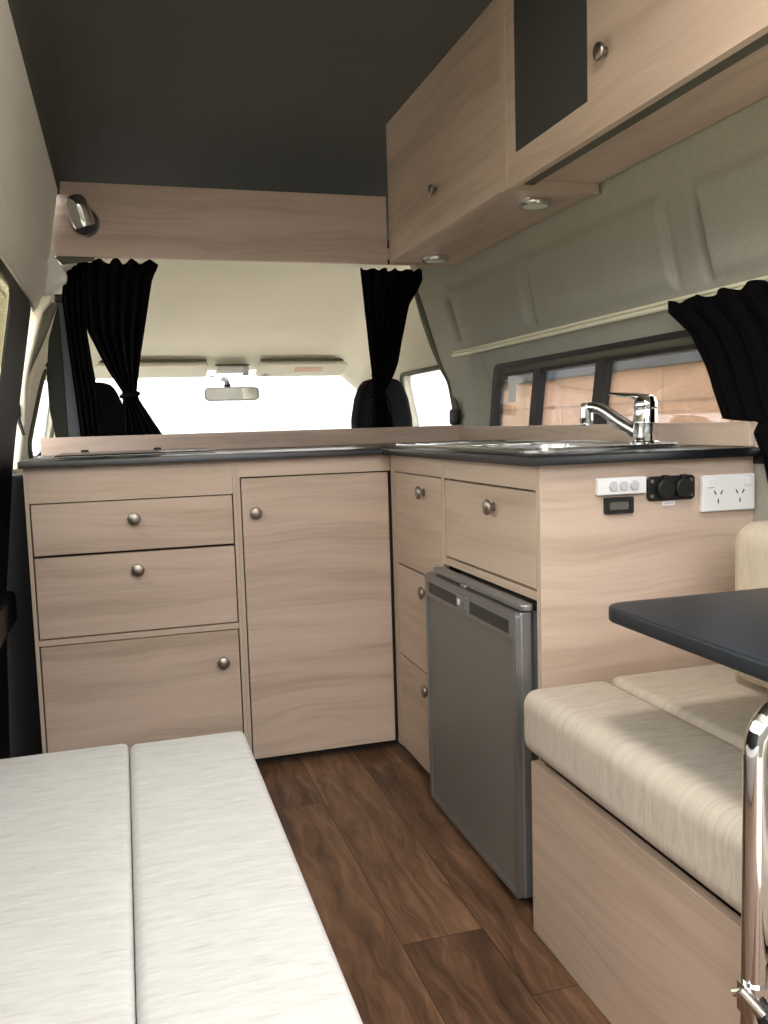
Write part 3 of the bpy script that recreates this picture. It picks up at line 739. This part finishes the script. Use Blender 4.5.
# ------------------------------------------------------------------ overhead cupboards, bulkhead
OX, OZ = .84, 1.383
t = thing('overhead_cabinet', 'pale wood overhead cupboard above the sink with one flush door', 'cabinet', (.96, 2.26, OZ))
def back(z): return lerp(wr, z)-.012
m = MB(); m.prism([(OX+.018, OZ+.004), (1.066, OZ+.004), (1.054, 1.50), (1.018, 1.62), (.97, 1.72), (.95, 1.785), (OX+.018, 1.80)], 1.838, 2.688, 'y'); m.build('carcass', 'wy', t)
m = MB(); m.box(OX+.002, OX+.018, 1.8385, 2.690, OZ+.003, 1.806, .001, 1); d_ = m.build('door', 'wy', t); knob(d_, (OX+.002, 2.262, 1.496), (-1, 0, 0))
m = MB(); m.box(OX+.004, 1.066, 2.690, 2.698, OZ-.004, 1.50); m.build('end_panel', 'edge', t)
m = MB(); m.prism([(OX-.0015, OZ-.002), (1.068, OZ-.002), (1.052, 1.50), (1.016, 1.62), (.97, 1.71), (.94, 1.79), (OX-.0015, 1.806)], 1.806, 1.836, 'y'); pn = m
t2 = thing('overhead_cabinet', 'pale wood overhead cupboard nearest the viewer with dark panel and knobbed door', 'cabinet', (.96, 1.0, OZ))
pn.build('end_panel', 'edge', t2)
m = MB(); m.prism([(OX+.018, OZ+.020), (1.064, OZ+.020), (1.052, 1.50), (1.016, 1.62), (.97, 1.71), (.94, 1.79), (OX+.018, 1.80)], YR, 1.805, 'y'); m.build('carcass', 'wy', t2)
m = MB(); m.plate([(YR, OZ-.002), (1.805, OZ-.002), (1.805, 1.806), (YR, 1.806)], [[(1.461, 1.4455), (1.765, 1.4455), (1.765, 1.76), (1.461, 1.76)]], lambda u, v, d: (OX+d, u, v), .016)
fr = m.build('front', 'wy', t2); knob(fr, (OX, 1.398, 1.506), (-1, 0, 0))
m = MB(); m.box(OX+.017, OX+.062, YR, 1.805, OZ+.010, OZ+.0195); m.build('underside_strip', 'olive', t2)  # olive-grey strip on the underside behind the front lip
m = MB(); m.box(OX+.0012, OX+.016, 1.4625, 1.7645, 1.447, 1.7585); m.build('dark_panel', 'darkpanel', t2)

t = thing('bulkhead_board', 'long pale wood board across the van above the windscreen view', 'board', (.35, 2.71, OZ))
m = MB(); m.box(-.172, .8385, 2.70, 2.716, OZ, 1.590, .0015); m.build('face_board', 'wx', t)
m = MB(); m.box(-.172, 1.05, 2.717, 3.3, 1.448, 1.463); m.build('shelf_board', 'roof', t)
m = MB(); m.prism([(-.15, 1.375), (-.135, 1.36), (-.05, 1.372), (-.045, OZ-.001), (-.15, OZ-.001)], 2.700, 2.712, 'y', .002); m.build('bracket', 'olive', t)

# downlights
for i, (x, y, lb) in enumerate(((.957, 2.585, 'chrome rimmed round downlight at the far end under the overhead cupboard'), (.955, 1.905, 'chrome rimmed round downlight at the near end under the overhead cupboard'))):
    if i == 0:
        dl = thing('downlight', lb, 'light', (x, y, OZ), 'downlights under the overhead cupboard')
        m = MB(); m.lathe([(.030, .0035), (.042, .0035), (.0425, -.002), (.041, -.009), (.036, -.0115), (.030, -.0105)], (x, y, OZ), (0, 0, 1), 32); m.build('rim', 'chrome', dl, smooth=.7)
        m = MB(); m.lathe([(.0305, .003), (.0305, -.0105), (.018, -.0125), (0, -.013)], (x, y, OZ), (0, 0, 1), 28); m.build('lens', 'frost', dl, smooth=.7)
    else: copy_tree(dl, (x, y, OZ), lb)

# ceiling lamp just behind the top of the view
t = thing('ceiling_light', 'round white ceiling lamp on the charcoal roof lining above the aisle', 'light', (.34, .55, 1.80))
m = MB(); m.lathe([(.125, .028), (.125, .008), (.120, .003), (.112, .003), (.110, .012), (0, .012)], (.34, .55, 1.80), (0, 0, 1), 36); m.build('housing', 'white', t, smooth=.6)
m = MB(); m.lathe([(.110, .0115), (.106, .004), (.06, .001), (0, 0)], (.34, .55, 1.80), (0, 0, 1), 36); m.build('diffuser', 'lamp', t, smooth=.7)
L = bpy.data.lights.new('ceiling lamp', 'AREA'); L.shape = 'DISK'; L.size = .20; L.energy = LAMP; L.color = (1, .92, .82)
o = bpy.data.objects.new('ceiling_lamp_glow', L); o.location = (.34, .55, 1.797); C.objects.link(o)
# reading lamp
t = thing('reading_lamp', 'small chrome bullet reading lamp on left end of the board', 'lamp', (-.076, 2.70, 1.485))
m = MB(); m.lathe([(.041, .0003), (.041, .004), (.038, .007), (.035, .005), (.034, .001)], (-.066, 2.70, 1.478), (0, -1, 0), 32); m.build('base_ring', 'nickel', t, smooth=.6)
m = MB(); m.lathe([(.0338, .0003), (.0338, .003), (0, .0032)], (-.066, 2.70, 1.478), (0, -1, 0), 32); m.build('base_plate', 'slot', t)
ax = Vector((.020, .016, -.066)).normalized(); hd = Vector((-.077, 2.652, 1.494))
m = MB(); m.lathe([(0, -.050), (.012, -.0485), (.022, -.043), (.0285, -.033), (.031, -.018), (.0315, .030), (.030, .038), (.024, .038)], hd, ax, 32); m.tube([(-.070, 2.697, 1.480), (-.074, 2.660, 1.488)], .010, 12); m.build('head', 'chrome', t, smooth=.7)
m = MB(); m.lathe([(.0235, .0375), (.0235, .035), (0, .034)], hd, ax, 24); m.build('lens', 'frost', t)

# ------------------------------------------------------------------ curtains
def curtain(m, zs, left, right, y0, pleats, amp, nu=90, nv=70, top_scallop=0, tie=None, seed=1, mapx=None):
    """left/right: [(z, x)] edge polylines sorted by z ; plane y0, pleats deepen toward tie"""
    rnd = random.Random(seed); ph = [rnd.uniform(-.35, .35) for _ in range(pleats+2)]
    z0, z1 = zs
    def fn(u, v):
        z = z0+(z1-z0)*v
        l, r = lerp(left, z), lerp(right, z)
        k = u*pleats; i = int(min(k, pleats-1)); w = k*2*PI+ph[i]*(1-(k-i))+ph[i+1]*(k-i)
        wid = abs(r-l); a = amp*min(1.0, .45+.12/max(wid, .05)*.5)
        d = a*(math.sin(w)+.35*math.sin(2.1*w+1+3*v))
        edge = min(u, 1-u); d *= .35+.65*min(1, edge*6)
        x = l+(r-l)*u
        if top_scallop and v > .93: z -= top_scallop*(v-.93)/.07*(.5-.5*math.cos(k*2*PI*.75))
        if mapx: return mapx(x, d, z)
        return (x, y0+d, z)
    m.grid(fn, nu, nv); return m
CY = 2.785
def cx(px): return px*CY/2.75
t = thing('curtain', 'black curtain tied at its waist over the left front seat', 'curtain', (.03, CY, .74))
m = MB(); curtain(m, (.74, 1.396), [(.74, cx(.0)), (.86, cx(0)), (.97, cx(.010)), (1.0, cx(.010)), (1.06, cx(-.025)), (1.12, cx(-.052)), (1.18, cx(-.078)), (1.26, cx(-.083)), (1.40, cx(-.085))],
  [(.74, cx(.17)), (.86, cx(.122)), (.97, cx(.058)), (1.0, cx(.050)), (1.03, cx(.055)), (1.10, cx(.066)), (1.22, cx(.090)), (1.33, cx(.112)), (1.372, cx(.128)), (1.40, cx(.135))], CY, 6, .015, top_scallop=.016, seed=3)
m.build('cloth', 'curtain', t, smooth=4, solid=.003)
m = MB(); m.tube([(cx(.031)+.024*math.cos(a), CY+.024*math.sin(a), .990+.004*math.cos(a)) for a in [2*PI*i/24 for i in range(24)]], .0075, 8, closed=True); m.build('tie', 'curtain', t, smooth=4)
t = thing('curtain', 'bunched black curtain hanging loose beside the grey seat belt', 'curtain', (-.1, CY, .74))
m = MB(); curtain(m, (.74, 1.392), [(.74, -.113), (.868, -.119), (1.10, -.135), (1.285, -.1475), (1.33, -.141), (1.40, -.128)],
  [(.74, cx(-.055)), (.868, cx(-.058)), (.98, cx(-.06)), (1.08, cx(-.072)), (1.18, cx(-.082)), (1.30, cx(-.078)), (1.40, cx(-.076))], CY+.036, 4, .012, seed=5)
m.build('cloth', 'curtain', t, smooth=4, solid=.003)
t = thing('curtain', 'black curtain tied at its waist over the right front seat', 'curtain', (.84, CY, .74))
m = MB(); curtain(m, (.74, 1.385), [(.74, cx(.77)), (.86, cx(.785)), (.95, cx(.792)), (.99, cx(.792)), (1.05, cx(.79)), (1.12, cx(.783)), (1.25, cx(.772)), (1.40, cx(.760))],
  [(.74, cx(.87)), (.86, cx(.858)), (.95, cx(.835)), (.99, cx(.832)), (1.04, cx(.862)), (1.08, cx(.878)), (1.15, cx(.893)), (1.27, cx(.922)), (1.32, cx(.955)), (1.35, cx(.970)), (1.40, cx(.968))], CY, 7, .014, top_scallop=.008, seed=9)
m.build('cloth', 'curtain', t, smooth=4, solid=.003)
m = MB(); m.tube([(cx(.812)+.026*math.cos(a), CY+.026*math.sin(a), .970+.004*math.sin(a)) for a in [2*PI*i/24 for i in range(24)]], .007, 8, closed=True)
m.tube([(cx(.80), CY-.03, .97), (cx(.775), CY-.028, .93), (cx(.765), CY-.026, .87)], .002, 6, sub=4); m.tube([(cx(.825), CY-.03, .97), (cx(.84), CY-.03, .94), (cx(.845), CY-.028, .87)], .002, 6, sub=4)
m.build('tie', 'curtain', t, smooth=4)
m = MB(); m.box(-.16, 1.0, CY-.008, CY+.008, 1.3975, 1.412); tag(m.build('curtain_track', 'black'), 'dark curtain track hidden behind the long board above the windscreen', 'curtain rail')
# side-window curtain, hangs from the wall rail
m = MB(); m.tube([(wall_x(y, 1.106)-.010, y, 1.100) for y in [2.76-.05*i for i in range(56)]], .0062, 10)
m.tube([(wall_x(y, 1.106)-.009, y, 1.111) for y in [2.76-.05*i for i in range(56)]], .004, 8)
tag(m.build('curtain_rail', 'lit_rail', smooth=4), 'thin bright metal curtain rail along the grey felt wall above the window', 'curtain rail')
t = thing('curtain', 'black curtain gathered over the near end of the right side window', 'curtain', (1.04, 1.2, .60))
def mp(y, d, z): return (lerp([(.735, 1.078), (.84, 1.082), (.868, 1.102), (.95, 1.098), (1.04, 1.086), (1.10, 1.074)], z)+d, y, z)
m = MB(); curtain(m, (.735, 1.108), [(.735, 1.262), (.80, 1.285), (.843, 1.312), (.862, 1.316), (.868, 1.420), (.922, 1.444), (.975, 1.464), (1.036, 1.498), (1.085, 1.557), (1.10, 1.553)],
  [(.735, 1.03), (.86, 1.04), (1.12, 1.05)], 0, 8, .010, nu=120, nv=140, top_scallop=.010, seed=12, mapx=mp)
m.build('cloth', 'curtain', t, smooth=4, solid=.003)

# ------------------------------------------------------------------ cab furniture
def cab_seat(xc, label, w=1.0):
    t = thing('car_seat', label, 'seat', (xc, 3.2, .15), 'front car seats')
    m = MB(); m.prism([(xc-.24, .42), (xc-.25, .60), (xc-.21, .80), (xc-.13, .855), (xc+.13, .855), (xc+.21, .80), (xc+.25, .60), (xc+.24, .42)], 3.16, 3.30, 'y', .04, 5); m.build('backrest', 'seat', t, smooth=.9)
    m = MB(); m.prism([(xc-.112, .84), (xc-.112, .90), (xc-.098, .975), (xc-.075, 1.035), (xc-.045, 1.053), (xc+.045, 1.053), (xc+.075, 1.035), (xc+.098, .975), (xc+.112, .90), (xc+.112, .84)], 3.17, 3.28, 'y', .022, 5); m.build('headrest', 'seat', t, smooth=.9)
    m = MB(); m.soft(xc-.25, xc+.25, 3.25, 3.72, .28, .45, .05, .01, 8); m.build('seat_base', 'seat', t, smooth=4)
    m = MB(); m.box(xc-.2, xc+.2, 3.3, 3.65, 0, .285); m.build('pedestal', 'dash', t)
    return t
cab_seat(.958, 'black front seat back showing beside the tied right curtain')
cab_seat(-.088, 'black front seat back showing behind the tied left curtain')

t = thing('rear_view_mirror', 'wide rear view mirror hanging in the middle of the windscreen', 'mirror', (.49, 4.0, 1.02))
mz = [rrect(.345, .600, 1.008, 1.066, .022, 6)]
m = MB(); m.prism(rrect(.366, .612, 1.006, 1.068, .024, 6), 4.0, 4.022, 'y', .004); m.build('housing', 'wgrey', t, smooth=.7)
m = MB(); m.plate(rrect(.373, .605, 1.012, 1.062, .019, 6), [], lambda u, v, d: (u, 3.9985+d, v), .0012); m.build('mirror_glass', 'mirror', t)
m = MB(); m.tube([(.475, 4.015, 1.05), (.475, 4.04, 1.085), (.475, 4.12, 1.112), (.475, 4.24, 1.115)], .012, 10); m.box(.455, .485, 4.0, 4.03, 1.070, 1.080, .002); m.build('stem', 'black', t, smooth=.7)
t = thing('map_light', 'small grey map light console on headlining above the mirror', 'light', (.49, 3.99, 1.15))
m = MB(); m.box(.42, .555, 3.95, 4.05, 1.128, 1.162, .008, 3); m.build('housing', 'white', t, smooth=.7)
m = MB(); m.box(.535, .562, 3.945, 3.975, 1.115, 1.155, .004); m.build('switch', 'wgrey', t); m = MB(); m.box(.415, .565, 3.944, 3.96, 1.158, 1.166, .002); m.build('shade_lip', 'olive', t)

def visor(x0, x1, label, sticker):
    t = thing('sun_visor', label, 'visor', ((x0+x1)/2, 4.0, 1.12), 'sun visors')
    b = MB(); b.prism(rrect(x0, x1, 0, .135, .02, 5), -.009, .009, 'z', .006, 3)
    tilt = Matrix.Translation((0, 3.94, 1.168)) @ Matrix.Rotation(math.radians(-20), 4, 'X')
    bmesh.ops.transform(b.bm, matrix=tilt, verts=b.bm.verts[:]); b.build('panel', 'head', t, smooth=.8)
    b = MB(); b.tube([(x0+.01, 3.936, 1.182), (x1-.01, 3.936, 1.182)], .006, 8); b.build('hinge_rod', 'olive', t, smooth=4)
    b = MB(); b.box((x0 if sticker else x1-.02)+.03, (x0 if sticker else x1-.02)+.055, 4.03, 4.05, 1.115, 1.123, .002); b.build('clip', 'wgrey', t)
    if sticker:
        b = MB(); b.box(x0+.17, x0+.30, .03, .075, -.0105, -.0093)
        bmesh.ops.transform(b.bm, matrix=tilt, verts=b.bm.verts[:]); b.build('warning_label', 'pink', t)
    return t
visor(-.10, .385, 'cream sun visor on the left side of the windscreen', False)
visor(.605, 1.12, 'cream sun visor on the right side of the windscreen with pink label', True)

t = thing('seat_belt', 'grey seat belt straps hanging down beside the left curtains', 'seat belt', (-.18, 2.74, .75))
def ribbon(m, L, R, y, z0, z1):
    def fn(u, v):
        z = z0+(z1-z0)*v; l, r = lerp(L, z), lerp(R, z); return ((l+(r-l)*u)*y/2.80, y+.008*(u-.5), z)
    m.grid(fn, 8, 40); return m
m = MB(); ribbon(m, [(.74, -.150), (.871, -.152), (1.127, -.154), (1.285, -.157)], [(.74, -.104), (.87, -.112), (1.107, -.131), (1.288, -.140)], 2.868, .74, 1.285); m.build('strap', 'belt', t, smooth=4, solid=.0025)
m = MB(); ribbon(m, [(.74, -.168), (.876, -.191), (.95, -.201), (1.06, -.203), (1.166, -.191), (1.262, -.161), (1.285, -.156)], [(.74, -.140), (.868, -.145), (1.06, -.148), (1.285, -.150)], 2.882, .74, 1.285); m.build('strap', 'belt2', t, smooth=4, solid=.0025)
m = MB(); m.box(-.172, -.142, 2.86, 2.90, 1.275, 1.30, .005); m.build('guide', 'black', t)
t = thing('grab_handle', 'short grey grab handle on the left cab side behind the seat belt', 'handle', (-.24, 3.3, 1.12))
m = MB(); m.tube([(-.232, 3.22, 1.118), (-.215, 3.25, 1.105), (-.212, 3.40, 1.11), (-.225, 3.44, 1.13)], .008, 10, sub=4); m.build('grip', 'olive', t, smooth=4)
t = thing('belt_anchor', 'black belt anchor on the right pillar just above the worktop corner', 'seat belt', (1.11, 2.80, .85))
m = MB(); m.soft(1.085, 1.115, 2.79, 2.84, .868, .925, .012, 0, 4); m.build('housing', 'black', t, smooth=4)
m = MB(); m.tube([(1.100, 2.80, .92), (1.096, 2.80, .945), (1.092, 2.81, .962)], [.011, .009, .004], 10, sub=3); m.build('tongue', 'olive', t, smooth=4)
t = thing('door_latch', 'black latch hook on the white pillar left of the worktop', 'latch', (-.27, 2.59, .88))
m = MB(); m.soft(-.283, -.261, 2.583, 2.6005, .925, .965, .008, 0, 4); m.build('body', 'rubber', t, smooth=4)
m = MB(); m.tube([(-.270, 2.59, .93), (-.264, 2.588, .905), (-.257, 2.586, .878)], [.006, .005, .004], 8, sub=3); m.build('hook', 'rubber', t, smooth=4)
m = MB(); m.plate([(2.375, .935), (2.43, .93), (2.425, 1.018), (2.37, 1.025)], [], lambda u, v, d: (1.1215+d, u, v), .001)  # flat white patch on the far pane
tag(m.build('window_patch', 'paper'), 'white patch on the far pane of the right side window', 'tag')

# ------------------------------------------------------------------ camera
R_ = [(0.957, -0.287, -0.030), (0.057, 0.086, 0.995), (0.283, 0.954, -0.099)]
yaw, pit, rol = .28839956, .09922406, -.03018462
cy_, sy_ = math.cos(yaw), math.sin(yaw)
fw = Vector((sy_*math.cos(pit), cy_*math.cos(pit), -math.sin(pit))); r0 = Vector((cy_, -sy_, 0)); u0 = r0.cross(fw)
r1 = math.cos(rol)*r0+math.sin(rol)*u0; u1 = -math.sin(rol)*r0+math.cos(rol)*u0
cam = bpy.data.cameras.new('camera'); co = bpy.data.objects.new('camera', cam); C.objects.link(co)
mt = Matrix.Identity(4)
for i in range(3): mt[i][0], mt[i][1], mt[i][2] = r1[i], u1[i], -fw[i]
mt[2][3] = .8755
co.matrix_world = mt
cam.sensor_fit = 'VERTICAL'; cam.sensor_height = 36; cam.sensor_width = 27; cam.lens = 872.22/1024*36; cam.clip_start = .02
sc = bpy.context.scene; sc.camera = co

# ------------------------------------------------------------------ light: overcast sky, plus portals in the openings
w = bpy.data.worlds.new('overcast sky'); sc.world = w; w.use_nodes = True
nt = w.node_tree; bg = nt.nodes['Background']
tc = nt.nodes.new('ShaderNodeTexCoord'); sp = nt.nodes.new('ShaderNodeSeparateXYZ'); nt.links.new(tc.outputs['Generated'], sp.inputs[0])
rp = nt.nodes.new('ShaderNodeValToRGB'); nt.links.new(sp.outputs[2], rp.inputs[0])
rp.color_ramp.elements[0].position = 0; rp.color_ramp.elements[0].color = (.93, .95, 1, 1); rp.color_ramp.elements[1].position = 1; rp.color_ramp.elements[1].color = (1, .99, .97, 1)
nt.links.new(rp.outputs[0], bg.inputs[0]); bg.inputs[1].default_value = 4.0
def portal(loc, aim, sx, sy):
    L = bpy.data.lights.new('opening portal', 'AREA'); L.shape = 'RECTANGLE'; L.size = sx; L.size_y = sy; L.cycles.is_portal = True
    o = bpy.data.objects.new('opening_portal', L); o.location = loc; o.rotation_euler = (Vector(aim)).to_track_quat('-Z', 'Z').to_euler(); C.objects.link(o)
portal((.40, YR-.02, .9), (0, 1, 0), 1.6, 1.9)
portal((-.30, 1.0, 1.03), (1, 0, 0), 2.2, .36)
portal((.47, 4.3, .95), (0, -1, -.3), 1.6, .7)
portal((1.16, 1.29, .92), (-1, 0, 0), 2.5, .25)
sc.view_settings.view_transform = 'Standard'; sc.view_settings.look = 'None'; sc.view_settings.gamma = 1; sc.view_settings.use_curve_mapping = False
sc.view_settings.exposure = .80
sc.cycles.use_denoising = True
sc.cycles.max_bounces = 14; sc.cycles.diffuse_bounces = 8; sc.cycles.transparent_max_bounces = 12
sc.cycles.sample_clamp_indirect = 8
